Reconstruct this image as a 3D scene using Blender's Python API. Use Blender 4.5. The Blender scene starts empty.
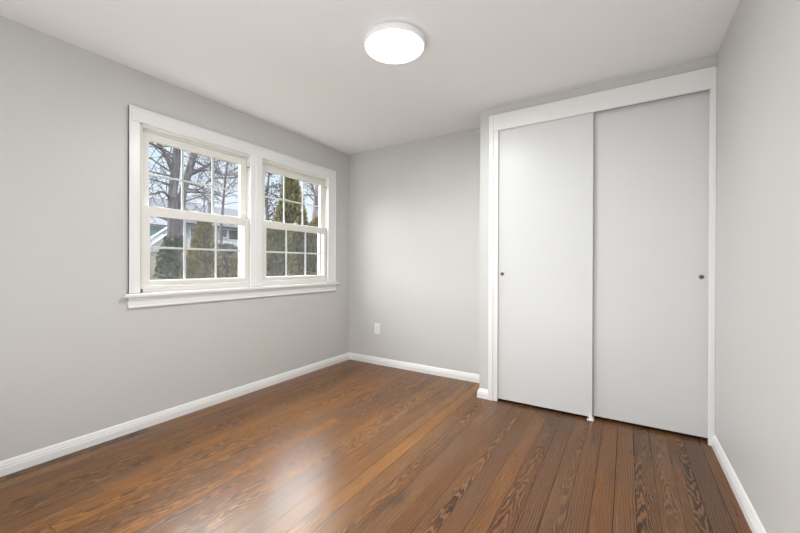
import bpy, bmesh, math, random
from mathutils import Vector, Matrix

scene = bpy.context.scene
COL = scene.collection
R = random.Random(7)

# ------------------------------------------------------------------ camera
CAM_H = 1.1264
cd = bpy.data.cameras.new('camera')
cam = bpy.data.objects.new('camera', cd)
COL.objects.link(cam)
yaw, pitch, roll = 0.5637, -0.0027, 0.0029
F = Vector((-math.sin(yaw) * math.cos(pitch), math.cos(yaw) * math.cos(pitch), math.sin(pitch)))
Rt = Vector((math.cos(yaw), math.sin(yaw), 0))
Up = Rt.cross(F)
R2 = math.cos(roll) * Rt + math.sin(roll) * Up
U2 = -math.sin(roll) * Rt + math.cos(roll) * Up
M = Matrix((R2, U2, -F)).transposed().to_4x4()
M.translation = Vector((0, 0, CAM_H))
cam.matrix_world = M
cd.sensor_width = 36
cd.lens = 361.84 / 800 * 36
cd.shift_x = (400 - 397.806) / 800
cd.shift_y = -(266.5 - 265.865) / 800
cd.clip_start = 0.02
scene.camera = cam
scene.cycles.caustics_reflective = False
scene.cycles.caustics_refractive = False
scene.cycles.sample_clamp_indirect = 3.0

# ------------------------------------------------------------------ colour management
vs = scene.view_settings
vs.view_transform = 'Standard'
vs.look = 'None'
vs.gamma = 1
vs.use_curve_mapping = False
vs.exposure = 0.24

# ------------------------------------------------------------------ sky (overcast, brighter towards the zenith)
SKY_LOW, SKY_HIGH = 1.0, 6.0
world = bpy.data.worlds.new('sky')
scene.world = world
world.use_nodes = True
nt = world.node_tree
nt.nodes.clear()
def wn(t, **kw):
    n = nt.nodes.new(t)
    for k, v in kw.items(): setattr(n, k, v)
    return n
tc = wn('ShaderNodeTexCoord')
sep = wn('ShaderNodeSeparateXYZ')
nt.links.new(tc.outputs['Generated'], sep.inputs[0])
cl = wn('ShaderNodeTexNoise')
cl.inputs['Scale'].default_value = 5.0
cl.inputs['Detail'].default_value = 5
nt.links.new(tc.outputs['Generated'], cl.inputs['Vector'])
add = wn('ShaderNodeMath', operation='MULTIPLY_ADD')
nt.links.new(cl.outputs['Fac'], add.inputs[0]); add.inputs[1].default_value = 0.30
nt.links.new(sep.outputs['Z'], add.inputs[2])
ramp = wn('ShaderNodeValToRGB')
ramp.color_ramp.elements[0].position = 0.20; ramp.color_ramp.elements[0].color = (0.90, 0.93, 1.0, 1)
ramp.color_ramp.elements[1].position = 0.42; ramp.color_ramp.elements[1].color = (0.66, 0.81, 0.97, 1)
e = ramp.color_ramp.elements.new(0.62); e.color = (0.93, 0.96, 1.0, 1)
nt.links.new(add.outputs[0], ramp.inputs[0])
def wmap(sock, a, b, lo, hi):
    n = wn('ShaderNodeMapRange', interpolation_type='SMOOTHSTEP')
    for k, v in (('From Min', a), ('From Max', b), ('To Min', lo), ('To Max', hi)): n.inputs[k].default_value = v
    nt.links.new(sock, n.inputs['Value']); return n.outputs[0]
def wmath(op, a, b):
    n = wn('ShaderNodeMath', operation=op)
    for k, v in enumerate((a, b)):
        if isinstance(v, bpy.types.NodeSocket): nt.links.new(v, n.inputs[k])
        else: n.inputs[k].default_value = v
    return n.outputs[0]
base_s = wmap(sep.outputs['Z'], 0.29, 0.52, SKY_LOW, SKY_HIGH)
bg = wn('ShaderNodeBackground')
nt.links.new(ramp.outputs[0], bg.inputs['Color'])
nt.links.new(base_s, bg.inputs['Strength'])
nt.links.new(bg.outputs[0], wn('ShaderNodeOutputWorld').inputs[0])

# ------------------------------------------------------------------ large lights
LAMP_POWER = 24.0
def area(name, loc, direction, sx, sy, power, color=(1, 1, 1), portal=False):
    d = bpy.data.lights.new(name, 'AREA')
    d.shape = 'RECTANGLE'; d.size = sx; d.size_y = sy; d.energy = power; d.color = color
    if portal: d.cycles.is_portal = True
    o = bpy.data.objects.new(name, d)
    o.location = loc
    o.rotation_euler = Vector(direction).to_track_quat('-Z', 'Y').to_euler()
    COL.objects.link(o)
    return o
# fill lamps added behind the camera, standing in for doorway light and bounced flash
FILL, FLOORUP = 13, 30
COOL = (0.95, 0.985, 1.02)
area('fill_light', (-1.1, -1.2, 1.15), (0.0, 1.0, 0.05), 2.8, 1.8, FILL, COOL)
area('low_fill_light', (-0.8, -0.3, 0.30), (0.12, 1.35, 1.0), 1.4, 0.8, FLOORUP, COOL)
# winter daylight on the window side, from two wide sun lamps added for floor sheen and back wall
SUN, WALL_SUN = 19.0, 11.5
def far_light(name, energy, angle, az, el):
    d = bpy.data.lights.new(name, 'SUN')
    d.energy = energy; d.angle = math.radians(angle); d.color = (0.99, 1.0, 1.0)
    o = bpy.data.objects.new(name, d)
    a, b = math.radians(az), math.radians(el)
    o.rotation_euler = Vector((math.cos(a) * math.cos(b), math.sin(a) * math.cos(b), -math.sin(b))).to_track_quat('-Z', 'Y').to_euler()
    COL.objects.link(o)
far_light('sheen_sun', SUN, 54, -40, 34)
far_light('back_wall_sun', WALL_SUN, 84, 28, 40)
area('window_portal', (-2.945, 1.58, 1.52), (1, 0, 0), 0.9, 1.16, 1, portal=True)
area('window_portal', (-2.945, 2.555, 1.52), (1, 0, 0), 0.9, 1.16, 1, portal=True)

# ------------------------------------------------------------------ material helpers
MATS = {}
class NB:
    """small node-tree builder"""
    def __init__(s, name):
        s.m = bpy.data.materials.new(name); s.m.use_nodes = True
        s.t = s.m.node_tree; s.t.nodes.clear()
        s.out = s.t.nodes.new('ShaderNodeOutputMaterial')
    def n(s, typ, ins=None, **kw):
        nd = s.t.nodes.new(typ)
        for k, v in kw.items(): setattr(nd, k, v)
        for k, v in (ins or {}).items():
            if isinstance(v, bpy.types.NodeSocket): s.t.links.new(v, nd.inputs[k])
            else: nd.inputs[k].default_value = v
        return nd
    def math(s, op, a, b=0.0, c=0.0, clamp=False):
        return s.n('ShaderNodeMath', {0: a, 1: b, 2: c}, operation=op, use_clamp=clamp).outputs[0]
    def mix(s, f, a, b, blend='MIX'):
        nd = s.n('ShaderNodeMix', data_type='RGBA', blend_type=blend)
        for i, v in ((0, f), (6, a), (7, b)):
            if isinstance(v, bpy.types.NodeSocket): s.t.links.new(v, nd.inputs[i])
            else: nd.inputs[i].default_value = v
        return nd.outputs[2]
    def done(s, sh):
        s.t.links.new(sh, s.out.inputs[0]); return s.m

def paint(name, col, rough, var=0.03, scale=6.0, bump=0.0, bscale=220.0, spec=0.5, metal=0.0):
    b = NB(name)
    tcn = b.n('ShaderNodeTexCoord')
    nz = b.n('ShaderNodeTexNoise', {'Vector': tcn.outputs['Object'], 'Scale': scale, 'Detail': 4.0})
    a = tuple(c * (1 - var) for c in col) + (1,)
    c2 = tuple(min(1, c * (1 + var)) for c in col) + (1,)
    c = b.mix(nz.outputs['Fac'], a, c2)
    ins = {'Base Color': c, 'Roughness': rough, 'Specular IOR Level': spec, 'Metallic': metal}
    if bump:
        n2 = b.n('ShaderNodeTexNoise', {'Vector': tcn.outputs['Object'], 'Scale': bscale, 'Detail': 3.0})
        ins['Normal'] = b.n('ShaderNodeBump', {'Height': n2.outputs['Fac'], 'Strength': bump, 'Distance': 0.002}).outputs[0]
    return b.done(b.n('ShaderNodeBsdfPrincipled', ins).outputs[0])

def emit(name, col, strength, base=None):
    b = NB(name)
    m = b.done(b.n('ShaderNodeBsdfPrincipled', {'Base Color': (base or col) + (1,), 'Roughness': 0.4,
               'Emission Color': col + (1,), 'Emission Strength': strength}).outputs[0])
    m.cycles.emission_sampling = 'NONE'       # the lamp's own area light carries its light
    return m

def glass_mat(name, refl=0.05):
    b = NB(name)
    tr = b.n('ShaderNodeBsdfTransparent', {'Color': (0.97, 0.985, 0.98, 1)})
    gl = b.n('ShaderNodeBsdfGlossy', {'Roughness': 0.02})
    return b.done(b.n('ShaderNodeMixShader', {0: refl, 1: tr.outputs[0], 2: gl.outputs[0]}).outputs[0])

def screen_mat():
    b = NB('insect screen mesh')
    tr = b.n('ShaderNodeBsdfTransparent')
    df = b.n('ShaderNodeBsdfDiffuse', {'Color': (0.17, 0.175, 0.19, 1)})
    return b.done(b.n('ShaderNodeMixShader', {0: 0.17, 1: tr.outputs[0], 2: df.outputs[0]}).outputs[0])

def foliage_mat(name, dark, mid, light, rough=0.7):
    b = NB(name)
    g = b.n('ShaderNodeNewGeometry')
    nz = b.n('ShaderNodeTexNoise', {'Vector': g.outputs['Position'], 'Scale': 9.0, 'Detail': 3.0})
    f = b.math('ADD', b.math('MULTIPLY', g.outputs['Random Per Island'], 0.55), b.math('MULTIPLY', nz.outputs['Fac'], 0.5))
    rp = b.n('ShaderNodeValToRGB', {0: f})
    cr = rp.color_ramp
    cr.elements[0].position = 0.18; cr.elements[0].color = dark + (1,)
    cr.elements[1].position = 0.85; cr.elements[1].color = light + (1,)
    el = cr.elements.new(0.5); el.color = mid + (1,)
    return b.done(b.n('ShaderNodeBsdfPrincipled', {'Base Color': rp.outputs[0], 'Roughness': rough, 'Specular IOR Level': 0.2}).outputs[0])

def bark_mat(name, a, c):
    b = NB(name)
    tcn = b.n('ShaderNodeTexCoord')
    mp = b.n('ShaderNodeMapping', {'Vector': tcn.outputs['Object'], 'Scale': (9, 9, 1.6)})
    nz = b.n('ShaderNodeTexNoise', {'Vector': mp.outputs[0], 'Scale': 2.5, 'Detail': 6.0})
    rp = b.n('ShaderNodeValToRGB', {0: nz.outputs['Fac']})
    rp.color_ramp.elements[0].position = 0.35; rp.color_ramp.elements[0].color = a + (1,)
    rp.color_ramp.elements[1].position = 0.68; rp.color_ramp.elements[1].color = c + (1,)
    bp = b.n('ShaderNodeBump', {'Height': nz.outputs['Fac'], 'Strength': 0.5, 'Distance': 0.03})
    return b.done(b.n('ShaderNodeBsdfPrincipled', {'Base Color': rp.outputs[0], 'Roughness': 0.9, 'Specular IOR Level': 0.1, 'Normal': bp.outputs[0]}).outputs[0])

def siding_mat(name, col, pitch=0.14):
    b = NB(name)
    tcn = b.n('ShaderNodeTexCoord')
    sp = b.n('ShaderNodeSeparateXYZ', {0: tcn.outputs['Object']})
    fr = b.math('FRACT', b.math('DIVIDE', sp.outputs['Z'], pitch))
    c = b.mix(b.math('LESS_THAN', fr, 0.12), col + (1,), tuple(x * 0.7 for x in col) + (1,))
    bp = b.n('ShaderNodeBump', {'Height': fr, 'Strength': 0.6, 'Distance': 0.02})
    return b.done(b.n('ShaderNodeBsdfPrincipled', {'Base Color': c, 'Roughness': 0.7, 'Specular IOR Level': 0.15, 'Normal': bp.outputs[0]}).outputs[0])

def floor_mat():
    b = NB('heart pine floorboards')
    at = lambda nm: b.n('ShaderNodeAttribute', attribute_name=nm).outputs['Fac']
    seed, tone, fig, grey = at('seed'), at('tone'), at('figure'), at('grey')
    uv = b.n('ShaderNodeUVMap', uv_map='plank')
    sp = b.n('ShaderNodeSeparateXYZ', {0: uv.outputs[0]})
    u, v = sp.outputs['X'], sp.outputs['Y']                     # metres across (centred) and along the board
    s100 = b.math('MULTIPLY', seed, 97.0)
    # wandering pith line and ring irregularity
    def noise(x, y, detail=2.0, z=0.0):
        vec = b.n('ShaderNodeCombineXYZ', {0: x, 1: y, 2: b.math('ADD', s100, z)})
        return b.n('ShaderNodeTexNoise', {'Vector': vec.outputs[0], 'Scale': 1.0, 'Detail': detail}).outputs['Fac']
    wand = b.math('SUBTRACT', noise(b.math('MULTIPLY', u, 0.0), b.math('MULTIPLY', v, 1.1), 2.0), 0.5)
    uc = b.math('ADD', u, b.math('MULTIPLY', wand, 0.075))
    uc = b.math('ADD', uc, b.math('MULTIPLY', b.math('SUBTRACT', seed, 0.5), 0.055))
    wob = b.math('SUBTRACT', noise(b.math('MULTIPLY', u, 34.0), b.math('MULTIPLY', v, 5.0), 3.0, 11.0), 0.5)
    wob2 = b.math('SUBTRACT', noise(b.math('MULTIPLY', u, 90.0), b.math('MULTIPLY', v, 16.0), 3.0, 31.0), 0.5)
    cath = b.math('ADD', b.math('MULTIPLY', b.math('MULTIPLY', uc, uc), 1700.0), b.math('MULTIPLY', v, 8.0))
    rift = b.math('ADD', b.math('MULTIPLY', uc, 85.0), b.math('MULTIPLY', v, 0.5))
    nA = b.math('ADD', b.math('MULTIPLY', wob, 3.4), b.math('MULTIPLY', wob2, 0.9))
    nB = b.math('ADD', b.math('MULTIPLY', wob, 1.6), b.math('MULTIPLY', wob2, 0.4))
    isc = b.math('GREATER_THAN', fig, 0.5)
    h = b.math('ADD', b.math('MULTIPLY', isc, b.math('ADD', cath, nA)),
               b.math('MULTIPLY', b.math('SUBTRACT', 1.0, isc), b.math('ADD', rift, nB)))
    ring = b.math('FRACT', h)
    rr = b.n('ShaderNodeValToRGB', {0: ring})
    cr = rr.color_ramp
    cr.elements[0].position = 0.0; cr.elements[0].color = (0, 0, 0, 1)
    cr.elements[1].position = 1.0; cr.elements[1].color = (0, 0, 0, 1)
    for ps, vl in ((0.30, 0.0), (0.46, 0.9), (0.93, 1.0)):
        el = cr.elements.new(ps); el.color = (vl, vl, vl, 1)
    late = b.math('MULTIPLY', rr.outputs[0], b.math('ADD', 0.36, b.math('MULTIPLY', fig, 0.62)))
    # patchiness of the grain along the board
    pat = noise(b.math('MULTIPLY', u, 12.0), b.math('MULTIPLY', v, 1.7), 3.0, 51.0)
    late = b.math('MULTIPLY', late, b.n('ShaderNodeMapRange', {'Value': pat, 'From Min': 0.32, 'From Max': 0.58, 'To Min': 0.55, 'To Max': 1.0}).outputs[0])
    fib = noise(b.math('MULTIPLY', u, 520.0), b.math('MULTIPLY', v, 9.0), 2.0, 71.0)
    late = b.math('ADD', late, b.math('MULTIPLY', b.math('SUBTRACT', fib, 0.5), 0.38), clamp=True)
    early_o = b.mix(tone, (0.140, 0.050, 0.019, 1), (0.36, 0.152, 0.034, 1))
    early_g = b.mix(tone, (0.110, 0.058, 0.036, 1), (0.235, 0.132, 0.070, 1))
    # grey-brown stain drifting over the boards
    geo = b.n('ShaderNodeNewGeometry')
    st = b.n('ShaderNodeTexNoise', {'Vector': b.n('ShaderNodeMapping', {'Vector': geo.outputs['Position'], 'Scale': (5.0, 1.6, 1.0)}).outputs[0], 'Scale': 1.3, 'Detail': 4.0})
    stf = b.n('ShaderNodeMapRange', {'Value': st.outputs['Fac'], 'From Min': 0.42, 'From Max': 0.68}).outputs[0]
    early = b.mix(b.math('ADD', grey, b.math('MULTIPLY', stf, 0.45), clamp=True), early_o, early_g)
    latec = b.mix(tone, (0.020, 0.0095, 0.006, 1), (0.046, 0.018, 0.006, 1))
    col = b.mix(late, early, latec)
    dk = b.n('ShaderNodeTexNoise', {'Vector': b.n('ShaderNodeMapping', {'Vector': geo.outputs['Position'], 'Scale': (9.0, 3.0, 1.0)}).outputs[0], 'Scale': 1.0, 'Detail': 3.0})
    dkf = b.n('ShaderNodeMapRange', {'Value': dk.outputs['Fac'], 'From Min': 0.60, 'From Max': 0.78, 'To Max': 0.6}).outputs[0]
    col = b.mix(dkf, col, (0.045, 0.032, 0.024, 1))
    # pale dents
    vo = b.n('ShaderNodeTexVoronoi', {'Vector': geo.outputs['Position'], 'Scale': 7.0, 'Randomness': 1.0})
    col = b.mix(b.math('MULTIPLY', b.math('LESS_THAN', vo.outputs['Distance'], 0.024), 0.6), col, (0.42, 0.36, 0.30, 1))
    rough = b.math('ADD', b.math('ADD', 0.24, b.math('MULTIPLY', late, 0.06)), b.math('MULTIPLY', pat, 0.08))
    bh = b.math('ADD', b.math('MULTIPLY', late, -0.4), b.math('MULTIPLY', fib, 0.3))
    bp = b.n('ShaderNodeBump', {'Height': bh, 'Strength': 0.06, 'Distance': 0.001})
    return b.done(b.n('ShaderNodeBsdfPrincipled', {'Base Color': col, 'Roughness': rough, 'Specular IOR Level': 0.27,
                      'Normal': bp.outputs[0]}).outputs[0])

def ground_mat():
    b = NB('leaf strewn lawn')
    g = b.n('ShaderNodeNewGeometry')
    n1 = b.n('ShaderNodeTexNoise', {'Vector': g.outputs['Position'], 'Scale': 0.5, 'Detail': 6.0})
    n2 = b.n('ShaderNodeTexNoise', {'Vector': g.outputs['Position'], 'Scale': 14.0, 'Detail': 4.0})
    c = b.mix(n1.outputs['Fac'], (0.040, 0.029, 0.023, 1), (0.034, 0.031, 0.020, 1))
    c = b.mix(b.math('MULTIPLY', n2.outputs['Fac'], 0.6), c, (0.024, 0.018, 0.015, 1))
    return b.done(b.n('ShaderNodeBsdfPrincipled', {'Base Color': c, 'Roughness': 0.95, 'Specular IOR Level': 0.05}).outputs[0])

def shingle_mat(name, a, c):
    b = NB(name)
    tcn = b.n('ShaderNodeTexCoord')
    br = b.n('ShaderNodeTexBrick', {'Vector': tcn.outputs['Object'], 'Color1': a + (1,), 'Color2': c + (1,),
             'Mortar': tuple(x * 0.6 for x in a) + (1,), 'Scale': 3.0, 'Mortar Size': 0.02})
    return b.done(b.n('ShaderNodeBsdfPrincipled', {'Base Color': br.outputs['Color'], 'Roughness': 0.9, 'Specular IOR Level': 0.05}).outputs[0])

M_WALL = paint('greige wall paint', (0.600, 0.590, 0.572), 0.42, 0.012, 3.0, 0.05, 160, 0.45)
M_CEIL = paint('flat white ceiling paint', (0.83, 0.825, 0.815), 0.85, 0.008, 2.0, 0.03, 120, 0.3)
M_TRIM = paint('white semi gloss trim', (0.82, 0.815, 0.80), 0.32, 0.01, 5.0, 0.03, 60)
M_DOOR = paint('white door paint', (0.68, 0.68, 0.67), 0.34, 0.01, 3.0, 0.02, 90, 0.22)
M_SASH = paint('cream white sash', (0.76, 0.74, 0.69), 0.38, 0.015, 8.0)
M_VINYL = paint('white outer frame', (0.80, 0.81, 0.83), 0.45, 0.01, 8.0)
M_MUNT = paint('white grille bar', (0.66, 0.66, 0.66), 0.4, 0.02, 9.0)  # white bars greyed slightly, their backlit shade put into the colour
M_PLATE = paint('white plastic', (0.86, 0.86, 0.845), 0.28, 0.01, 9.0)
M_SLOT = paint('dark slot', (0.05, 0.05, 0.05), 0.6)
M_PULL = paint('aged brass', (0.30, 0.27, 0.22), 0.35, 0.1, 40.0, metal=0.9)
M_PULLIN = paint('dark brass cup', (0.09, 0.08, 0.065), 0.5, 0.1, 40.0)
M_STEEL = paint('brushed steel', (0.5, 0.5, 0.5), 0.35, 0.05, 40.0, metal=0.9)
M_LOCK = paint('dark bronze', (0.10, 0.085, 0.07), 0.4, 0.05, 40.0)
M_TRACK = paint('grey steel track', (0.25, 0.25, 0.25), 0.5, metal=0.6)
M_CLOSET = paint('closet interior paint', (0.45, 0.44, 0.42), 0.7)
M_GLASS = glass_mat('window glass')
M_SCREEN = screen_mat()
M_FLOOR = floor_mat()
M_SUB = paint('subfloor pine', (0.02, 0.012, 0.008), 0.9)
M_LAMPGLOW = emit('lit diffuser', (0.97, 0.99, 1.0), 4.0)
M_LAMPBODY = emit('white translucent lamp rim', (1.0, 0.99, 0.97), 0.08, (0.86, 0.86, 0.85))
M_LAMPHALO = emit('back glow ring', (1.0, 0.99, 0.97), 1.2)
M_BARK = bark_mat('grey brown bark', (0.062, 0.055, 0.060), (0.165, 0.148, 0.158))
M_BARK2 = bark_mat('pale lilac bark', (0.12, 0.105, 0.112), (0.27, 0.24, 0.25))
M_CEDAR = foliage_mat('olive cedar foliage', (0.020, 0.022, 0.009), (0.105, 0.098, 0.042), (0.30, 0.26, 0.12))
M_CEDAR2 = foliage_mat('bronze cedar foliage', (0.025, 0.023, 0.009), (0.125, 0.105, 0.042), (0.34, 0.27, 0.115))
M_BUSH = foliage_mat('grey twiggy bush', (0.05, 0.048, 0.042), (0.13, 0.125, 0.11), (0.24, 0.23, 0.20))
M_IVY = foliage_mat('ivy leaves', (0.028, 0.036, 0.021), (0.085, 0.098, 0.060), (0.20, 0.21, 0.145))
M_HOLLY = foliage_mat('dark broad leaves', (0.016, 0.016, 0.018), (0.045, 0.042, 0.046), (0.11, 0.105, 0.10))
M_TEAL = siding_mat('teal siding', (0.24, 0.36, 0.37))
M_WHITESIDE = siding_mat('white siding', (0.42, 0.43, 0.47))
M_ROOF = shingle_mat('slate grey shingles', (0.042, 0.044, 0.056), (0.058, 0.060, 0.074))
M_ROOF2 = shingle_mat('weathered grey shingles', (0.075, 0.080, 0.092), (0.095, 0.10, 0.112))
M_BRICK = paint('dark chimney brick', (0.08, 0.065, 0.065), 0.9, 0.2, 12.0)
M_WHITEWOOD = paint('white painted railing', (0.52, 0.535, 0.57), 0.7)
M_DARKGLASS = paint('dark far window glass', (0.05, 0.055, 0.065), 0.2)
M_GROUND = ground_mat()

# ------------------------------------------------------------------ geometry helpers
def box(bm, x0, x1, y0, y1, z0, z1, bev=0.0):
    x0, x1 = sorted((x0, x1)); y0, y1 = sorted((y0, y1)); z0, z1 = sorted((z0, z1))
    vs_ = [bm.verts.new((x, y, z)) for x in (x0, x1) for y in (y0, y1) for z in (z0, z1)]
    fs = [bm.faces.new([vs_[i] for i in f]) for f in ((0, 1, 3, 2), (4, 6, 7, 5), (0, 4, 5, 1), (2, 3, 7, 6), (0, 2, 6, 4), (1, 5, 7, 3))]
    if bev > 0:
        es = list({e for f in fs for e in f.edges})
        bmesh.ops.bevel(bm, geom=es, offset=bev, segments=2, affect='EDGES', profile=0.5)

def lathe(bm, prof, c, n=48, axis='Z'):
    """prof: list of (radius, height); closed rings, ends capped when radius > 0"""
    rings = []
    for r, h in prof:
        ring = []
        for k in range(n):
            a = 2 * math.pi * k / n
            if axis == 'Z': p = (c[0] + r * math.cos(a), c[1] + r * math.sin(a), c[2] + h)
            elif axis == 'Y': p = (c[0] + r * math.cos(a), c[1] + h, c[2] + r * math.sin(a))
            else: p = (c[0] + h, c[1] + r * math.cos(a), c[2] + r * math.sin(a))
            ring.append(bm.verts.new(p))
        rings.append(ring)
    for a, b in zip(rings, rings[1:]):
        for k in range(n):
            bm.faces.new((a[k], a[(k + 1) % n], b[(k + 1) % n], b[k]))
    bm.faces.new(rings[0]); bm.faces.new(rings[-1])

def tube(V, Fc, pts, rad, n=6):
    """append a tapering tube to vertex / face lists"""
    pts = [Vector(p) for p in pts]
    base = len(V)
    up = Vector((0.3, 0.2, 1)).normalized()
    for i, p in enumerate(pts):
        d = (pts[min(i + 1, len(pts) - 1)] - pts[max(i - 1, 0)]).normalized()
        a = d.cross(up)
        if a.length < 0.05: a = d.cross(Vector((1, 0, 0)))
        a.normalize(); b = d.cross(a)
        for k in range(n):
            t = 2 * math.pi * k / n
            V.append(p + (a * math.cos(t) + b * math.sin(t)) * rad[i])
    for i in range(len(pts) - 1):
        for k in range(n):
            q = base + i * n
            Fc.append((q + k, q + (k + 1) % n, q + n + (k + 1) % n, q + n + k))
    Fc.append(tuple(base + k for k in range(n)))
    Fc.append(tuple(base + (len(pts) - 1) * n + k for k in range(n)))

def link(name, me, mat, parent=None, smooth=False):
    o = bpy.data.objects.new(name, me)
    COL.objects.link(o)
    if mat: me.materials.append(mat)
    if smooth:
        for p in me.polygons: p.use_smooth = True
    if parent: o.parent = parent
    return o

def obj(name, bm, mat, parent=None, origin=None, smooth=False):
    """link a bmesh (world coordinates) as one object; origin = where its own origin stands"""
    bmesh.ops.recalc_face_normals(bm, faces=bm.faces[:])
    par_o = Vector(parent['o_']) if parent is not None else Vector((0, 0, 0))
    if origin is None: origin = par_o
    origin = Vector(origin)
    bmesh.ops.translate(bm, verts=bm.verts[:], vec=-origin)
    me = bpy.data.meshes.new(name); bm.to_mesh(me); bm.free()
    o = link(name, me, mat, parent, smooth)
    o.location = origin - par_o
    o['o_'] = tuple(origin)
    if smooth:
        try: me.shade_auto_smooth = True
        except Exception: pass
    return o

def pyobj(name, V, Fc, mat, parent=None, origin=None, smooth=False):
    par_o = Vector(parent['o_']) if parent is not None else Vector((0, 0, 0))
    origin = Vector(origin) if origin is not None else par_o
    me = bpy.data.meshes.new(name)
    me.from_pydata([tuple(Vector(v) - origin) for v in V], [], Fc)
    me.update()
    o = link(name, me, mat, parent, smooth)
    o.location = origin - par_o
    o['o_'] = tuple(origin)
    return o

def empty(name, loc):
    o = bpy.data.objects.new(name, None)
    o.empty_display_size = 0.1
    o.location = loc; o['o_'] = tuple(loc)
    COL.objects.link(o)
    return o

def tag(o, label=None, cat=None, group=None, kind=None):
    if label: o['label'] = label
    if cat: o['category'] = cat
    if group: o['group'] = group
    if kind: o['kind'] = kind
    return o

def sub(name, bm, mat, parent, label=None, smooth=False):
    o = obj(name, bm, mat, parent, smooth=smooth)
    if label: o['label'] = label
    return o

def sweep(bm, path, prof):
    """sweep a (offset, height) profile along a floor path; offset goes to the left of the walking direction, corners mitred"""
    P = [Vector((p[0], p[1])) for p in path]
    rings = []
    for i, p in enumerate(P):
        d0 = (P[i] - P[i - 1]).normalized() if i > 0 else None
        d1 = (P[i + 1] - P[i]).normalized() if i < len(P) - 1 else None
        n0 = Vector((-d0.y, d0.x)) if d0 else None
        n1 = Vector((-d1.y, d1.x)) if d1 else None
        if n0 is None: m = n1
        elif n1 is None: m = n0
        else:
            m = (n0 + n1); m = m / m.dot(n0)
        rings.append([bm.verts.new((p.x + m.x * o, p.y + m.y * o, h)) for o, h in prof])
    n = len(prof)
    for a, b in zip(rings, rings[1:]):
        for k in range(n):
            bm.faces.new((a[k], b[k], b[(k + 1) % n], a[(k + 1) % n]))
    bm.faces.new(rings[0]); bm.faces.new(list(reversed(rings[-1])))

# ------------------------------------------------------------------ the room
XL, YB, YC, XR, XP = -2.805, 3.348, 2.981, 0.469, -1.057     # left wall, back wall, closet front, right wall, closet corner
CH, YR = 2.44, -1.25                                          # ceiling height, rear wall
XO = -2.905                                                   # outer face of the left wall
W1, W2 = (1.163, 1.998), (2.130, 2.979)                       # sash widths along the wall
ZS0, ZS1 = 0.930, 2.105                                       # window opening, bottom and top

# floor: one mesh of boards, each board a face with its own grain
def build_floor():
    V, Fc, UVs, seed, tone, fig, grey = [], [], [], [], [], [], []
    w, x0 = 0.0892, 0.31 - 36 * 0.0892
    rr = random.Random(21)
    special = {}
    def sp_(x, **k): special[int(math.floor((x - x0) / w))] = k
    sp_(0.05, fig=1.0, tone=0.45, grey=0.35)
    sp_(0.27, fig=1.0, tone=0.50, grey=0.35)
    sp_(-0.27, fig=0.62, tone=0.35, grey=0.30)
    sp_(-0.74, fig=0.95, tone=0.55, grey=0.25)
    sp_(-0.99, fig=0.95, tone=0.62, grey=0.25)
    sp_(-1.16, fig=0.45, tone=0.80, grey=0.1)
    sp_(-1.52, fig=0.7, tone=0.7, grey=0.2)
    sp_(-2.05, fig=0.8, tone=0.85, grey=0.05)
    sp_(0.42, fig=0.3, tone=0.25, grey=0.0)
    g = 0.0007
    i = 0
    x = x0
    while x < XR + 0.02:
        xa, xb = max(x, XL), min(x + w, XR)
        if xb - xa > 0.004:
            y = YR - rr.uniform(0, 2.0)
            while y < YB:
                ln = rr.uniform(1.3, 3.4)
                ya, yb = max(y, YR), min(y + ln, YB)
                if yb - ya > 0.01:
                    gap = g * rr.choice((0.2, 0.5, 0.9, 1.4, 2.0, 2.6))
                    b0 = len(V)
                    V += [(xa + gap, ya + g * .5, 0), (xb - gap, ya + g * .5, 0), (xb - gap, yb - g * .5, 0), (xa + gap, yb - g * .5, 0)]
                    Fc.append((b0, b0 + 1, b0 + 2, b0 + 3))
                    xc = x + w / 2
                    off = rr.uniform(0, 9); flip = rr.choice((-1, 1))
                    UVs += [(xa + gap - xc, (ya) * flip + off), (xb - gap - xc, ya * flip + off), (xb - gap - xc, yb * flip + off), (xa + gap - xc, yb * flip + off)]
                    s = special.get(i)
                    # direct light put into the colour: boards warmer and lighter towards the left wall
                    warm = min(1, max(0, (-0.9 - x) / 1.2))
                    if s and (yb > 1.0):
                        fig.append(s['fig']); tone.append(s['tone'] + rr.uniform(-.06, .06)); grey.append(s['grey'])
                    else:
                        fig.append(rr.choice((0.1, 0.2, 0.3, 0.35, 0.4, 0.45, 0.48, 0.6, 0.75) if x > -1.3 else (0.3, 0.45, 0.49, 0.55, 0.65, 0.75, 0.85)))
                        tone.append(min(1, max(0, rr.gauss(0.36 + 0.28 * warm, 0.12))))
                        grey.append(min(0.55, max(0, rr.gauss(0.34 - 0.24 * warm, 0.18))))
                    seed.append(rr.random())
                y += ln
        x += w; i += 1
    # dark underlay that shows in the gaps
    b0 = len(V)
    V += [(XL, YR, -0.004), (XR, YR, -0.004), (XR, YB, -0.004), (XL, YB, -0.004),
          (XL, YR, -0.03), (XR, YR, -0.03), (XR, YB, -0.03), (XL, YB, -0.03)]
    ex = [(0, 1, 2, 3), (7, 6, 5, 4), (0, 4, 5, 1), (1, 5, 6, 2), (2, 6, 7, 3), (3, 7, 4, 0)]
    for f in ex:
        Fc.append(tuple(b0 + k for k in f)); UVs += [(0, 0)] * 4
        seed.append(0); tone.append(0); fig.append(0); grey.append(0)
    o = pyobj('floor', V, Fc, M_FLOOR)
    me = o.data
    me.materials.append(M_SUB)
    for p in me.polygons[-6:]: p.material_index = 1
    uvl = me.uv_layers.new(name='plank')
    for k, c in enumerate(UVs): uvl.data[k].uv = c
    for nm, vals in (('seed', seed), ('tone', tone), ('figure', fig), ('grey', grey)):
        a = me.attributes.new(nm, 'FLOAT', 'FACE')
        a.data.foreach_set('value', vals)
    tag(o, 'brown heart pine plank floor with dark swirling grain', 'floor', kind='structure')
build_floor()

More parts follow.
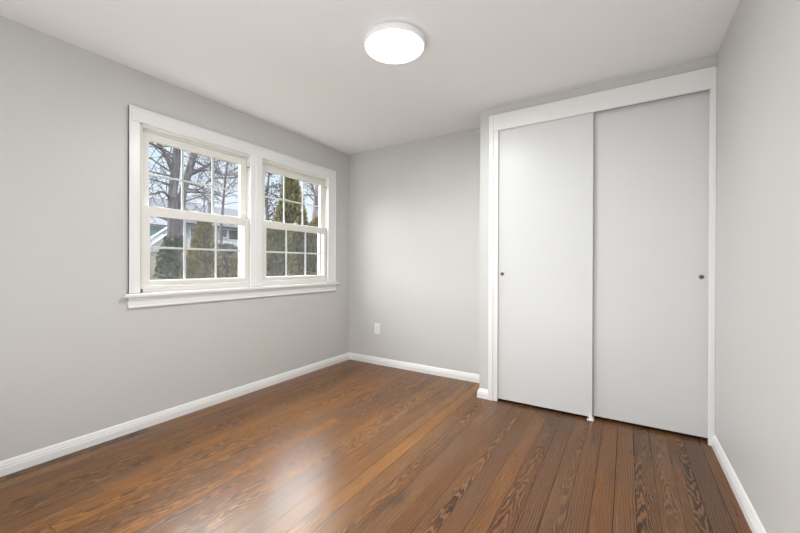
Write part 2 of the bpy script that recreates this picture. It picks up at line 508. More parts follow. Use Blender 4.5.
bm = bmesh.new(); box(bm, XO, XR + 0.12, YR - 0.12, YB + 0.12, CH, CH + 0.12)
tag(obj('ceiling', bm, M_CEIL), 'flat white painted ceiling', 'ceiling', kind='structure')

bm = bmesh.new()
OA, OB = W1[0] - 0.012, W1[1] + 0.012
OC, OD = W2[0] - 0.012, W2[1] + 0.012
for y0, y1, z0, z1 in ((YR, OA, 0, CH), (OD, YB, 0, CH), (OA, OD, 0, ZS0 - 0.02), (OA, OD, ZS1, CH), (OB, OC, ZS0 - 0.02, ZS1)):
    box(bm, XO, XL, y0, y1, z0, z1)
bmesh.ops.remove_doubles(bm, verts=bm.verts[:], dist=1e-5)
tag(obj('wall_left', bm, M_WALL), 'light greige wall with the double window', 'wall', kind='structure')

bm = bmesh.new(); box(bm, XO, XR + 0.12, YB, YB + 0.12, 0, CH)
tag(obj('wall_back', bm, M_WALL), 'light greige back wall with an outlet', 'wall', kind='structure')
bm = bmesh.new(); box(bm, XR, XR + 0.12, YR, YB, 0, CH)
tag(obj('wall_right', bm, M_WALL), 'bare light greige wall at the right edge', 'wall', kind='structure')
bm = bmesh.new(); box(bm, XO, XR + 0.12, YR - 0.12, YR, 0, CH)
tag(obj('wall_rear', bm, M_WALL), 'greige wall behind the camera', 'wall', kind='structure')

# closet front wall: pier, lintel and the returning side
DX0, DX1, DZ = -0.905, 0.452, 2.262
bm = bmesh.new()
box(bm, XP, DX0, YC, YC + 0.10, 0, CH)
box(bm, XP, XP + 0.10, YC + 0.10, YB, 0, CH)
box(bm, DX0, XR, YC, YC + 0.018, DZ, CH)
box(bm, DX1, XR, YC, YC + 0.10, 0, DZ)
tag(obj('wall_closet', bm, M_WALL), 'greige wall around the closet opening', 'wall', kind='structure')

# ------------------------------------------------------------------ baseboards
BB = [(0.0, 0.0), (0.016, 0.0), (0.016, 0.040), (0.0135, 0.044), (0.0135, 0.052), (0.010, 0.058), (0.0085, 0.066), (0.004, 0.074), (0.0, 0.078)]
def baseboard(name, path, label):
    bm = bmesh.new(); sweep(bm, path, BB)
    tag(obj(name, bm, M_TRIM), label, 'baseboard', kind='structure')
baseboard('baseboard_left', [(XL, YB), (XL, YR)], 'white moulded baseboard along the window wall')
baseboard('baseboard_back', [(XP, YB), (XL + 0.0, YB)], 'white moulded baseboard along the back wall')
baseboard('baseboard_closet', [(-0.974, YC), (XP, YC), (XP, YB)], 'short white baseboard wrapping the closet corner')
baseboard('baseboard_right', [(XR, YR), (XR, YC - 0.026)], 'white moulded baseboard along the right wall')

# ------------------------------------------------------------------ closet trim
tr = tag(empty('trim_1', (-0.25, YC, 0)), 'white casing framing the closet opening', 'casing', kind='structure')
bm = bmesh.new()
box(bm, -0.974, -0.936, YC - 0.025, YC, 0, 2.370, 0.003)
box(bm, -0.937, -0.897, YC - 0.019, YC + 0.0, 0, 2.236, 0.003)
sub('side_casing', bm, M_TRIM, tr)
bm = bmesh.new()
box(bm, -0.936, XR, YC - 0.025, YC, 2.236, 2.370, 0.003)
sub('head_casing', bm, M_TRIM, tr)
bm = bmesh.new()
box(bm, 0.438, XR, YC - 0.025, YC, 0, 2.236, 0.003)
sub('side_casing', bm, M_TRIM, tr)

# ------------------------------------------------------------------ sliding closet doors
def door(name, x0, x1, yf, z0, px, label):
    th = 0.030
    o = empty(name, ((x0 + x1) / 2, yf, z0))
    tag(o, label, 'closet door', kind='structure')
    bm = bmesh.new(); box(bm, x0, x1, yf, yf + th, z0, 2.250, 0.0018)
    sub('door_panel', bm, M_DOOR, o)
    pz = 1.054
    bm = bmesh.new()
    lathe(bm, [(0.0148, 0.0), (0.0148, -0.0015), (0.0135, -0.0025), (0.0112, -0.0022), (0.0105, -0.0004), (0.0105, 0.0)], (px, yf, pz), 32, 'Y')
    pl = sub('finger_pull', bm, M_PULL, o, 'round recessed brass finger pull', True)
    bm = bmesh.new()
    lathe(bm, [(0.0104, -0.0001), (0.0104, -0.0006), (0.006, -0.0004), (0.001, -0.0003)], (px, yf, pz), 24, 'Y')
    sub('pull_cup', bm, M_PULLIN, pl, 'dark hollow of the pull', True)
    return o
door('door_1', -0.902, -0.2075, YC + 0.003, 0.020, -0.866, 'left white sliding closet door, overlapping the other in front')
door('door_2', -0.262, 0.4490, YC + 0.041, 0.020, 0.4095, 'right white sliding closet door set behind the left one')

tk = bmesh.new(); box(tk, DX0, DX1, YC + 0.019, YC + 0.085, 2.2525, 2.261)
tag(obj('trim_2', tk, M_TRACK), 'steel sliding track above the closet doors', 'track', kind='structure')

fg = tag(empty('floor_guide', (-0.216, YC - 0.005, 0)), 'small white guide on floor where closet doors overlap', 'door guide')
bm = bmesh.new(); box(bm, -0.240, -0.196, YC - 0.020, YC + 0.075, 0, 0.006, 0.001); sub('base_plate', bm, M_PLATE, fg)
bm = bmesh.new(); box(bm, -0.229, -0.203, YC - 0.012, YC - 0.001, 0.006, 0.030, 0.002); sub('guide_tab', bm, M_PLATE, fg)
bm = bmesh.new(); lathe(bm, [(0.004, 0), (0.004, .0015), (0.002, .002)], (-0.234, YC - 0.012, 0.006), 12); sub('screw', bm, M_STEEL, fg)

# ------------------------------------------------------------------ window trim
tw = tag(empty('trim_3', (XL, 2.08, 0.93)), 'white casing framing both windows', 'casing', kind='structure')
def casing_piece(name, y0, y1, z0, z1, bead):
    bm = bmesh.new()
    box(bm, XL, XL + 0.018, y0, y1, z0, z1, 0.002)
    for (a, b_, c, d) in bead:
        box(bm, XL, XL + 0.0225, a, b_, c, d, 0.0025)
    sub(name, bm, M_TRIM, tw)
casing_piece('side_casing', 1.075, 1.141, 0.930, 2.088, [(1.075, 1.090, 0.930, 2.170)])
casing_piece('side_casing', 2.969, 3.092, 0.930, 2.088, [(3.077, 3.092, 0.930, 2.170)])
casing_piece('mullion_casing', 1.993, 2.112, 0.930, 2.088, [(2.044, 2.061, 0.930, 2.088)])
casing_piece('head_casing', 1.075, 3.092, 2.0885, 2.184, [(1.075, 3.092, 2.170, 2.185)])

ts = tag(empty('trim_4', (XL, 2.08, 0.835)), 'white window sill with apron under both windows', 'window sill', kind='structure')
bm = bmesh.new(); box(bm, XL - 0.012, XL + 0.050, 1.043, 3.128, 0.905, 0.929, 0.006); sub('stool', bm, M_TRIM, ts)
bm = bmesh.new()
box(bm, XL, XL + 0.016, 1.072, 3.100, 0.832, 0.9045, 0.002)
box(bm, XL, XL + 0.024, 1.072, 3.100, 0.880, 0.9045, 0.004)
box(bm, XL, XL + 0.020, 1.072, 3.100, 0.832, 0.846, 0.004)
sub('apron', bm, M_TRIM, ts)

# ------------------------------------------------------------------ double-hung windows
def ring(bm, x0, x1, y0, y1, z0, z1, l, r, b, t, bev=0.0025):
    box(bm, x0, x1, y0, y0 + l, z0, z1, bev)
    box(bm, x0, x1, y1 - r, y1, z0, z1, bev)
    box(bm, x0, x1, y0 + l, y1 - r, z0, z0 + b, bev)
    box(bm, x0, x1, y0 + l, y1 - r, z1 - t, z1, bev)

def make_window(name, ya, yb, label, lock_y):
    w = tag(empty(name, (XL, (ya + yb) / 2, ZS0)), label, 'window', kind='structure')
    # frame lining the opening, stepped stops, head and outer sill
    bm = bmesh.new()
    a, b = ya - 0.0115, yb + 0.0115
    box(bm, XO - 0.005, XL - 0.001, a, ya - 0.002, ZS0 - 0.02, ZS1)
    box(bm, XO - 0.005, XL - 0.001, yb + 0.002, b, ZS0 - 0.02, ZS1)
    box(bm, XO - 0.005, XL - 0.001, a, b, 2.080, ZS1 - 0.001)
    box(bm, XL - 0.034, XL - 0.001, ya, yb, 2.0715, 2.080, 0.002)
    box(bm, XL - 0.080, XL - 0.040, ya, yb, 2.058, 2.080, 0.003)
    box(bm, XO - 0.06, XL - 0.001, a, b, ZS0 - 0.020, 0.955)
    box(bm, XL - 0.012, XL - 0.001, ya, yb, 0.955, 0.976, 0.002)
    # parting strips beside the sash tracks
    box(bm, XL - 0.092, XL - 0.047, ya - 0.002, ya + 0.013, 1.545, 2.060, 0.002)
    box(bm, XL - 0.092, XL - 0.047, yb - 0.013, yb + 0.002, 1.545, 2.060, 0.002)
    sub('window_frame', bm, M_SASH, w)
    # lower sash, in front
    f0, f1 = -2.848, -2.815
    bm = bmesh.new(); ring(bm, f0, f1, ya, yb, 0.9765, 1.532, 0.049, 0.045, 0.036, 0.066)
    box(bm, f1 - 0.002, f1 + 0.006, ya + 0.14, yb - 0.14, 0.984, 0.992, 0.002)   # lift rail
    lo = sub('lower_sash', bm, M_SASH, w)
    # upper sash, behind
    u0, u1 = -2.886, -2.853
    bm = bmesh.new(); ring(bm, u0, u1, ya + 0.013, yb - 0.013, 1.492, 2.056, 0.046, 0.046, 0.044, 0.053)
    up = sub('upper_sash', bm, M_SASH, w)
    for sash, xc, y0, y1, z0, z1, zm in ((lo, -2.832, ya + 0.049, yb - 0.045, 1.0125, 1.466, 1.245), (up, -2.870, ya + 0.059, yb - 0.059, 1.536, 2.003, 1.766)):
        bm = bmesh.new(); box(bm, xc - 0.002, xc + 0.002, y0 - 0.003, y1 + 0.003, z0 - 0.003, z1 + 0.003)
        sub('glass_pane', bm, M_GLASS, sash, 'clear glass')
        bm = bmesh.new()
        for k in (1, 2):
            ym = y0 + (y1 - y0) * k / 3
            box(bm, xc - 0.010, xc - 0.0025, ym - 0.008, ym + 0.008, z0, z1, 0.0015)
        box(bm, xc - 0.0095, xc - 0.003, y0, y1, zm - 0.007, zm + 0.007, 0.0015)
        sub('grille', bm, M_MUNT, sash, 'thin white six light grille')
    # insect screen outside the lower half
    bm = bmesh.new(); ring(bm, -2.935, -2.918, ya + 0.0, yb - 0.0, 0.957, 1.530, 0.030, 0.030, 0.030, 0.022)
    sc = sub('screen_frame', bm, M_VINYL, w)
    bm = bmesh.new(); box(bm, -2.9275, -2.9265, ya + 0.028, yb - 0.028, 0.985, 1.510)
    sub('insect_screen', bm, M_SCREEN, sc, 'grey insect mesh')
    # sash lock on the meeting rail
    bm = bmesh.new()
    box(bm, -2.845, -2.822, lock_y - 0.026, lock_y + 0.026, 1.532, 1.537, 0.001)
    lathe(bm, [(0.010, 0.0), (0.010, 0.007), (0.006, 0.010)], (-2.834, lock_y, 1.537), 16)
    box(bm, -2.838, -2.830, lock_y - 0.002, lock_y + 0.030, 1.541, 1.547, 0.001)
    sub('sash_lock', bm, M_LOCK, w, 'dark sash lock')
    # small dark stop on the right jamb
    bm = bmesh.new(); box(bm, XL - 0.030, XL - 0.016, yb - 0.010, yb + 0.001, 1.978, 1.986, 0.001)
    sub('sash_stop', bm, M_LOCK, w, 'tiny dark sash stop')
    bm = bmesh.new(); box(bm, XL - 0.038, XL - 0.008, yb - 0.005, yb + 0.0015, 1.985, 2.070, 0.0015)
    sub('track_cover', bm, M_SASH, w)
    return w
make_window('window_1', W1[0], W1[1], 'left double-hung window with a bare tree outside', 1.46)
make_window('window_2', W2[0], W2[1], 'right double-hung window with cedars outside', 2.555)

# ------------------------------------------------------------------ ceiling light
LC = (-1.139, 1.758, CH)
lt = tag(empty('ceiling_light', LC), 'round flush ceiling light with glowing white disc', 'ceiling light')
bm = bmesh.new(); lathe(bm, [(0.105, 0.0), (0.105, -0.018), (0.100, -0.019)], LC, 48); sub('mounting_plate', bm, M_LAMPHALO, lt, 'glowing back ring', True)
bm = bmesh.new()
lathe(bm, [(0.120, -0.020), (0.172, -0.023), (0.1755, -0.027), (0.1755, -0.054), (0.174, -0.058), (0.168, -0.059), (0.167, -0.050)], LC, 64)
sub('lamp_rim', bm, M_LAMPBODY, lt, 'white rim', True)
bm = bmesh.new()
lathe(bm, [(0.166, -0.052), (0.166, -0.0585), (0.160, -0.061), (0.12, -0.063), (0.06, -0.064), (0.01, -0.0645)], LC, 64)
sub('diffuser', bm, M_LAMPGLOW, lt, 'glowing white diffuser', True)

ld = bpy.data.lights.new('lamp_light', 'AREA')
ld.shape = 'DISK'; ld.size = 0.325; ld.energy = LAMP_POWER; ld.color = (0.95, 0.99, 1.0)
lo_ = bpy.data.objects.new('lamp_light', ld)
lo_.location = (0, 0, -0.068); lo_.parent = lt
COL.objects.link(lo_)

# ------------------------------------------------------------------ wall outlet
oy = YB
ot = tag(empty('wall_outlet', (-2.389, oy, 0.405)), 'white outlet plate low on the back wall', 'outlet')
bm = bmesh.new(); box(bm, -2.426, -2.352, oy - 0.007, oy, 0.345, 0.465, 0.003); pl = sub('cover_plate', bm, M_PLATE, ot)
for dz in (0.020, -0.020):
    bm = bmesh.new(); box(bm, -2.406, -2.372, oy - 0.0095, oy - 0.007, 0.405 + dz - 0.0145, 0.405 + dz + 0.0145, 0.001)
    rc = sub('receptacle', bm, M_PLATE, ot)
    bm = bmesh.new()
    box(bm, -2.397, -2.3955, oy - 0.0099, oy - 0.0094, 0.405 + dz - 0.003, 0.405 + dz + 0.006)
    box(bm, -2.3835, -2.382, oy - 0.0099, oy - 0.0094, 0.405 + dz - 0.003, 0.405 + dz + 0.006)
    box(bm, -2.3912, -2.3872, oy - 0.0099, oy - 0.0094, 0.405 + dz - 0.010, 0.405 + dz - 0.006)
    sub('slots', bm, M_SLOT, rc, 'dark plug slots')
bm = bmesh.new(); lathe(bm, [(0.0030, 0), (0.0030, -0.001), (0.0018, -0.0014)], (-2.389, oy - 0.007, 0.405), 12, 'Y'); sub('screw', bm, M_STEEL, ot)

# ------------------------------------------------------------------ outside: ground
def gz(x):
    if x > -5: return 0.25
    if x > -9.5: return 0.25 + (-5 - x) / 4.5 * 0.60
    if x > -19: return 0.85 + (-9.5 - x) / 9.5 * 1.15
    return 2.0 + (-19 - x) * 0.01
V, Fc = [], []
xs = [-2.99, -5, -7, -9.5, -12, -14, -16, -19, -24, -40]
ys = [-8, -2, 2, 5, 8, 11, 15, 20, 30, 45]
rg = random.Random(5)
for x in xs:
    for y in ys: V.append((x, y, gz(x) + (rg.uniform(-.05, .05) if x < -5 else 0)))
for i in range(len(xs) - 1):
    for j in range(len(ys) - 1):
        q = i * len(ys) + j
        Fc.append((q, q + 1, q + len(ys) + 1, q + len(ys)))
V2 = [(v[0], v[1], v[2] - 0.5) for v in V]; n0 = len(V)
Fc += [tuple(n0 + k for k in reversed(f)) for f in Fc]
tag(pyobj('ground', V + V2, Fc, M_GROUND, smooth=True), 'brown leaf strewn yard sloping up outside the windows', 'ground', kind='structure')

# ------------------------------------------------------------------ outside: trees
def grow(V, Fc, p, d, length, rad, depth, rg, droop=0.0, spread=0.75):
    pts, rads = [p.copy()], [rad]
    n = 4
    for k in range(n):
        d = (d + Vector((rg.uniform(-1, 1), rg.uniform(-1, 1), rg.uniform(-1, 1))) * 0.20 + Vector((0, 0, -droop))).normalized()
        p = p + d * length / n
        pts.append(p.copy()); rads.append(max(rad * (1 - 0.6 * (k + 1) / n), 0.004))
    tube(V, Fc, pts, rads, 6 if rad > 0.03 else 4)
    if depth <= 0: return
    for k in range(rg.choice((2, 3, 3))):
        j = rg.choice((1, 2, 3, 4))
        ax = Vector((rg.uniform(-1, 1), rg.uniform(-1, 1), rg.uniform(-.6, .9))).normalized()
        nd = (d * 0.9 + ax * spread).normalized()
        grow(V, Fc, pts[j], nd, length * rg.uniform(0.55, 0.8), max(rads[j] * 0.62, 0.006), depth - 1, rg, droop, spread)

def limb(V, Fc, pts, rads, n=10):
    """smooth limb through control points (Catmull-Rom)"""
    P = [Vector(p) for p in pts]; out, ro = [], []
    for i in range(len(P) - 1):
        p0, p1, p2, p3 = P[max(i - 1, 0)], P[i], P[i + 1], P[min(i + 2, len(P) - 1)]
        for k in range(4):
            t = k / 4
            out.append(0.5 * ((2 * p1) + (p2 - p0) * t + (2 * p0 - 5 * p1 + 4 * p2 - p3) * t * t + (3 * p1 - p0 - 3 * p2 + p3) * t ** 3))
            ro.append(rads[i] + (rads[i + 1] - rads[i]) * t)
    out.append(P[-1]); ro.append(rads[-1])
    tube(V, Fc, out, ro, n)
    return out

# the big two-stemmed tree in the left window
rg = random.Random(11)
base = (-9.5, 4.66, gz(-9.5))
t1 = tag(empty('bare_tree', base), 'large bare tree with two trunks outside the left window', 'tree')
V, Fc = [], []
limb(V, Fc, [(-9.5, 4.66, gz(-9.5) - 0.1), (-9.5, 4.63, 1.6), (-9.5, 4.62, 2.3), (-9.5, 4.60, 2.95), (-9.5, 4.66, 3.5), (-9.5, 4.71, 4.3), (-9.6, 4.75, 5.6), (-9.5, 4.9, 7.2)],
     [0.22, 0.155, 0.14, 0.105, 0.10, 0.09, 0.07, 0.03])
limb(V, Fc, [(-9.55, 4.68, 1.3), (-9.52, 4.72, 2.1), (-9.5, 4.79, 2.7), (-9.5, 4.90, 3.2), (-9.5, 5.15, 4.1), (-9.4, 5.45, 5.2), (-9.4, 5.7, 7.0)],
     [0.14, 0.12, 0.10, 0.09, 0.085, 0.07, 0.03])
pyobj('trunk', V, Fc, M_BARK, t1, smooth=True)
V, Fc = [], []
for pts, r in (([(-9.5, 4.60, 3.4), (-9.5, 4.45, 3.75), (-9.5, 4.26, 4.05), (-9.5, 4.15, 4.6), (-9.4, 3.9, 5.6)], 0.055),
               ([(-9.5, 4.60, 2.62), (-9.45, 4.45, 2.80), (-9.4, 4.28, 2.86), (-9.4, 4.05, 2.75), (-9.3, 3.6, 2.7)], 0.035),
               ([(-9.5, 4.98, 3.45), (-9.5, 5.25, 3.62), (-9.5, 5.50, 3.80), (-9.5, 5.70, 4.10), (-9.4, 5.95, 4.9)], 0.050),
               ([(-9.5, 4.88, 3.05), (-9.5, 5.25, 3.10), (-9.5, 5.60, 3.45), (-9.5, 6.05, 3.55), (-9.4, 6.5, 3.7)], 0.030)):
    out = limb(V, Fc, pts, [r, r * .85, r * .7, r * .5, r * .25], 7)
    for k in range(3, len(out), 2):
        for q in range(2):
            d = Vector((rg.uniform(-.5, .5), rg.uniform(-1, 1), rg.uniform(-.5, .9))).normalized()
            grow(V, Fc, out[k], d, rg.uniform(0.45, 0.8), r * 0.34, 2, rg, 0.03)
for k in range(15):
    z = rg.uniform(2.5, 5.2)
    st = Vector((-9.5, 4.62 if k % 2 else 4.85 + (z - 3) * .26, z))
    d = Vector((rg.uniform(-.4, .4), -1 if k % 2 else 1, rg.uniform(-.3, .8))).normalized()
    grow(V, Fc, st, d, rg.uniform(0.7, 1.3), 0.024, 3, rg, 0.03)
pyobj('branches', V, Fc, M_BARK, t1, smooth=True)

def bare_tree(base, height, lean, r, seed, label, mat, n=14, blen=1.2, z0=0.35, depth=3):
    rg = random.Random(seed)
    t = tag(empty('bare_tree', base), label, 'tree', 'bare trees outside')
    V, Fc = [], []
    B = Vector(base)
    pts = [B + Vector((0, lean * k / 5 + (rg.uniform(-.06, .06) if k else 0), height * k / 5 - (0.1 if k == 0 else 0))) for k in range(6)]
    out = limb(V, Fc, pts, [r * 1.3, r, r * .85, r * .7, r * .5, r * .2], 8)
    pyobj('trunk', V, Fc, mat, t, smooth=True)
    V, Fc = [], []
    for k in range(n):
        i = int(len(out) * rg.uniform(z0, 0.98))
        a = rg.uniform(0, 6.28)
        d = Vector((math.cos(a), math.sin(a), rg.uniform(0.1, 1.0))).normalized()
        grow(V, Fc, out[min(i, len(out) - 1)], d, blen * rg.uniform(.6, 1.1), r * rg.uniform(.22, .4), depth, rg, 0.02)
    pyobj('branches', V, Fc, mat, t, smooth=True)
    return t
t1['group'] = 'bare trees outside'
bare_tree((-12.0, 7.4, gz(-12)), 5.2, 0.3, 0.05, 31, 'slender bare tree with fine drooping twigs before the white house', M_BARK, 34, 1.3, 0.38, 3)
bare_tree((-11.0, 9.15, gz(-11)), 5.6, 0.1, 0.13, 35, 'bare tree left of the tall cedar in right window', M_BARK2, 20, 1.2, 0.3, 3)
bare_tree((-11.0, 10.75, gz(-11)), 5.4, 0.45, 0.15, 38, 'pale leaning bare tree right of the tall cedar', M_BARK2, 20, 1.0, 0.3, 3)

# ------------------------------------------------------------------ outside: evergreens
def shrub(name, base, h, r, mat, label, seed, n=5200, leaf=0.05, shape='cone', group=None, cat='shrub', low=0.03):
    rg = random.Random(seed)
    t = tag(empty(name, base), label, cat, group)
    B = Vector(base)
    V, Fc = [], []
    lobes = [(rg.uniform(0, 6.28), rg.uniform(0, 1), rg.uniform(.10, .30)) for _ in range(16)]
    for k in range(n):
        u = rg.random() ** 1.25 if shape == 'cone' else rg.random()
        z = low + (1 - low) * u
        if shape == 'cone': prof = (1 - z) ** 0.72 * min(1, 0.55 + z * 4.5)
        elif shape == 'column': prof = (1 - z ** 3.2) ** 0.8 * min(1, 0.7 + z * 2)
        else: prof = math.sqrt(max(0, 1 - (2 * z - 0.9) ** 2 / 1.25))
        a = rg.uniform(0, 6.28)
        bump = 1.0
        for la, lz, lw in lobes:
            da = math.cos(a - la)
            bump += lw * max(0, da - 0.6) * math.exp(-((z - lz) / 0.12) ** 2) * 1.6
        rad = r * prof * bump * (0.55 + 0.45 * math.sqrt(rg.random())) * rg.uniform(.93, 1.06)
        p = B + Vector((rad * math.cos(a), rad * math.sin(a), h * z))
        s = leaf * rg.uniform(.6, 1.35)
        dirn = Vector((math.cos(a) * .6, math.sin(a) * .6, rg.uniform(.2, 1.1))).normalized()
        side = dirn.cross(Vector((rg.uniform(-1, 1), rg.uniform(-1, 1), rg.uniform(-1, 1)))).normalized()
        b0 = len(V)
        V += [p - side * s * .35, p + side * s * .35, p + dirn * s + side * s * .22, p + dirn * s * 1.5, p + dirn * s - side * s * .22]
        Fc.append((b0, b0 + 1, b0 + 2, b0 + 3, b0 + 4))
    pyobj('foliage', V, Fc, mat, t)
    V, Fc = [], []
    tube(V, Fc, [B - Vector((0, 0, .1)), B + Vector((0, 0, h * .45)), B + Vector((0, 0, h * .9))], [r * .10, r * .08, r * .02], 8)
    for k in range(10):
        z = rg.uniform(.1, .7); a = rg.uniform(0, 6.28)
        p = B + Vector((0, 0, h * z))
        tube(V, Fc, [p, p + Vector((math.cos(a), math.sin(a), .6)) * r * (1 - z) * .7], [r * .025, r * .01], 4)
    pyobj('stem', V, Fc, M_BARK, t, smooth=True)
    return t
G = 'evergreens by the windows'
shrub('cedar', (-6.7, 3.80, gz(-6.7)), 1.52, 0.37, M_CEDAR2, 'pointed olive cedar in the middle of left window', 41, 5200, 0.05, 'cone', G, 'cedar')
shrub('cedar', (-6.1, 4.22, gz(-6.1)), 1.03, 0.24, M_CEDAR2, 'small yellow green cedar at right edge of left window', 42, 2600, 0.045, 'column', G, 'cedar')
shrub('twiggy_bush', (-7.3, 4.60, gz(-7.3)), 0.98, 0.38, M_BUSH, 'low grey twiggy bush behind the small cedar', 43, 3200, 0.045, 'ball', G, 'bush')
shrub('twiggy_bush', (-8.6, 5.05, gz(-8.6)), 0.85, 0.42, M_BUSH, 'grey bush beside the pointed cedar', 53, 3000, 0.05, 'ball', G, 'bush')
shrub('cedar', (-6.6, 5.80, gz(-6.6)), 2.78, 0.60, M_CEDAR, 'tallest pointed cedar in the right window', 44, 9500, 0.06, 'cone', G, 'cedar')
shrub('cedar', (-6.1, 5.00, gz(-6.1)), 1.58, 0.33, M_CEDAR, 'rounded cedar at the left of right window', 45, 5200, 0.05, 'column', G, 'cedar')
shrub('cedar', (-6.2, 6.22, gz(-6.2)), 1.78, 0.38, M_CEDAR2, 'rounded cedar at the right of right window', 46, 5600, 0.05, 'column', G, 'cedar')
shrub('twiggy_bush', (-9.6, 8.3, gz(-9.6)), 1.7, 1.1, M_BUSH, 'broad grey bush behind the cedars in right window', 47, 5200, 0.08, 'ball', G, 'bush')
# broad-leaved tree with dark leaf clusters behind the left of the right window
base = (-10.2, 7.95, gz(-10.2))
hl = tag(empty('holly_tree', base), 'dark leaved tree at upper left of right window', 'tree')
V, Fc = [], []
rg = random.Random(61)
limb(V, Fc, [(base[0], base[1], base[2] - .1), (base[0], base[1] + .05, 2.0), (base[0], base[1] - .05, 3.2), (base[0], base[1] + .1, 4.6)], [.09, .075, .05, .02], 8)
tips = []
for k in range(26):
    z = rg.uniform(1.6, 4.5); a = rg.uniform(0, 6.28)
    p = Vector((base[0], base[1], z)); q = p + Vector((math.cos(a), math.sin(a), rg.uniform(.1, .7))) * rg.uniform(.4, .95)
    tube(V, Fc, [p, (p + q) / 2 + Vector((0, 0, .06)), q], [.022, .014, .006], 5); tips += [q, (p + q) / 2]
pyobj('trunk', V, Fc, M_BARK, hl, smooth=True)
V, Fc = [], []
for q in tips:
    for k in range(34):
        p = q + Vector((rg.gauss(0, .13), rg.gauss(0, .13), rg.gauss(0, .12)))
        d = Vector((rg.uniform(-1, 1), rg.uniform(-1, 1), rg.uniform(-1, .5))).normalized()
        s = d.cross(Vector((rg.uniform(-1, 1), rg.uniform(-1, 1), rg.uniform(-1, 1)))).normalized()
        l = rg.uniform(.05, .09); b0 = len(V)
        V += [p, p + d * l * .5 + s * l * .3, p + d * l, p + d * l * .5 - s * l * .3]
        Fc.append((b0, b0 + 1, b0 + 2, b0 + 3))
pyobj('foliage', V, Fc, M_HOLLY, hl)

# ivy climbing the foot of the big tree
iv = tag(empty('ivy', (-9.3, 4.55, gz(-9.3))), 'green ivy climbing the foot of the two-trunked tree', 'ivy')
V, Fc = [], []
rg = random.Random(71)
for k in range(2400):
    z = rg.random() ** 1.15
    wid = 0.15 + 0.07 * (1 - z) ** 1.3
    a = rg.uniform(0, 6.28)
    rr_ = wid * (0.75 + 0.35 * rg.random())
    yc = 4.60 - 0.16 * (1 - z) + 0.03 * math.sin(z * 9)
    p = Vector((-9.48 + rr_ * math.cos(a), yc + rr_ * math.sin(a), gz(-9.4) - .02 + z * 1.0))
    d = Vector((math.cos(a) * .7, math.sin(a) * .7, rg.uniform(-.9, .3))).normalized()
    s = d.cross(Vector((rg.uniform(-1, 1), rg.uniform(-1, 1), rg.uniform(-1, 1)))).normalized()
    l = rg.uniform(.05, .10); b0 = len(V)
    V += [p, p + d * l * .4 + s * l * .5, p + d * l, p + d * l * .4 - s * l * .5]
    Fc.append((b0, b0 + 1, b0 + 2, b0 + 3))
pyobj('foliage', V, Fc, M_IVY, iv)

# ------------------------------------------------------------------ outside: neighbouring houses
def roof_prism(bm, x0, x1, y0, y1, ze, zr, over=0.35):
    """gable roof with its ridge along Y"""
    xm = (x0 + x1) / 2
    a = [bm.verts.new(p) for p in ((x0 - over, y0 - over, ze), (x1 + over, y0 - over, ze), (xm, y0 - over, zr))]
    b = [bm.verts.new(p) for p in ((x0 - over, y1 + over, ze), (x1 + over, y1 + over, ze), (xm, y1 + over, zr))]
    bm.faces.new(a); bm.faces.new(b)
    bm.faces.new((a[0], b[0], b[1], a[1])); bm.faces.new((a[1], b[1], b[2], a[2])); bm.faces.new((a[2], b[2], b[0], a[0]))
def far_window(parent, x, y0, y1, z0, z1):
    bm = bmesh.new(); box(bm, x, x + 0.05, y0 - .07, y1 + .07, z0 - .07, z1 + .07)
    f = sub('window', bm, M_WHITEWOOD, parent)
    bm = bmesh.new(); box(bm, x + 0.05, x + 0.06, y0, y1, z0, z1)
    sub('pane', bm, M_DARKGLASS, f, 'dark glass')

hx = -17.0; g0 = gz(hx)
h1 = tag(empty('house', (-19.5, 5.6, g0)), 'teal sided house with grey roof behind the big tree', 'house', 'neighbouring houses')
bm = bmesh.new(); box(bm, hx - 5, hx, 2.6, 8.0, g0 - .3, 2.82); sub('wall', bm, M_TEAL, h1)
bm = bmesh.new(); roof_prism(bm, hx - 5, hx, 2.6, 8.0, 2.80, 3.55); sub('roof', bm, M_ROOF2, h1)
bm = bmesh.new(); box(bm, hx, hx + .09, 2.6, 8.0, 2.74, 2.86); sub('gutter', bm, M_WHITEWOOD, h1)
sr = tag(empty('porch_stair', (-16.0, 7.15, gz(-16))), 'white porch stair with sloping railing beside the teal house', 'stair')
bm = bmesh.new()
y0, z0, y1, z1 = 6.80, 1.80, 7.60, 2.42
for k in range(6):
    yy = y0 + (y1 - y0) * k / 6; zz = z0 + (z1 - z0) * (k + 1) / 6
    box(bm, -16.6, -15.9, yy, yy + (y1 - y0) / 6 + .02, gz(-16) - .3, zz - .06)
sub('steps', bm, M_WHITEWOOD, sr)
V, Fc = [], []
tube(V, Fc, [(-15.85, y0, z0 + .30), (-15.85, y1, z1 + .30)], [.045, .045], 6)
tube(V, Fc, [(-15.85, y0, z0 + .02), (-15.85, y1, z1 + .02)], [.04, .04], 6)
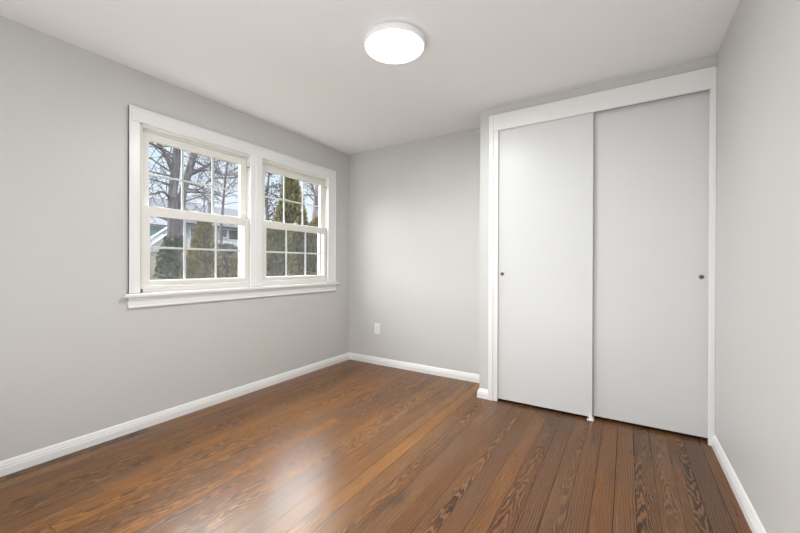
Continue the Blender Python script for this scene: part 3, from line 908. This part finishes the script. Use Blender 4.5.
for k in range(11):
    t = k / 10
    p = Vector((-15.85, y0 + (y1 - y0) * t, z0 + (z1 - z0) * t))
    tube(V, Fc, [p, p + Vector((0, 0, .30))], [.016, .016], 5)
for t in (0, 1):
    p = Vector((-15.85, y0 + (y1 - y0) * t, z0 + (z1 - z0) * t - .3)); tube(V, Fc, [p, p + Vector((0, 0, .7))], [.05, .05], 6)
pyobj('railing', V, Fc, M_WHITEWOOD, sr)

hx = -19.0; g0 = gz(hx)
h2 = tag(empty('house', (-22, 11.8, g0)), 'white house with slate roof and chimney in left window', 'house', 'neighbouring houses')
bm = bmesh.new(); box(bm, hx - 6, hx, 9.3, 14.6, g0 - .3, 3.22); sub('wall', bm, M_WHITESIDE, h2)
bm = bmesh.new(); roof_prism(bm, hx - 6, hx, 9.3, 14.6, 3.20, 4.78, .45); rf = sub('roof', bm, M_ROOF, h2)
bm = bmesh.new(); box(bm, -20.45, -20.2, 11.82, 12.02, 3.5, 4.62); box(bm, -20.48, -20.17, 11.79, 12.05, 4.62, 4.70); sub('chimney', bm, M_BRICK, rf)
far_window(h2, hx, 10.05, 10.85, 2.55, 2.98)
far_window(h2, hx, 11.65, 12.0, 2.65, 3.05)
far_window(h2, hx, 12.15, 12.75, 2.55, 3.05)
far_window(h2, hx, 13.4, 14.0, 2.55, 3.05)

# low railed fence in front of the white house
fe = tag(empty('fence', (-17.6, 9.8, gz(-17.6))), 'low white picket fence in front of the white house', 'fence')
bm = bmesh.new()
for k in range(24):
    y = 9.2 + k * 0.17
    box(bm, -17.62, -17.58, y, y + .07, gz(-17.6) - .1, gz(-17.6) + .52)
sub('pickets', bm, M_WHITEWOOD, fe)
bm = bmesh.new()
box(bm, -17.66, -17.62, 9.1, 13.3, gz(-17.6) + .10, gz(-17.6) + .17); box(bm, -17.66, -17.62, 9.1, 13.3, gz(-17.6) + .38, gz(-17.6) + .45)
sub('rails', bm, M_WHITEWOOD, fe)

for o in bpy.data.objects:
    if 'o_' in o: del o['o_']
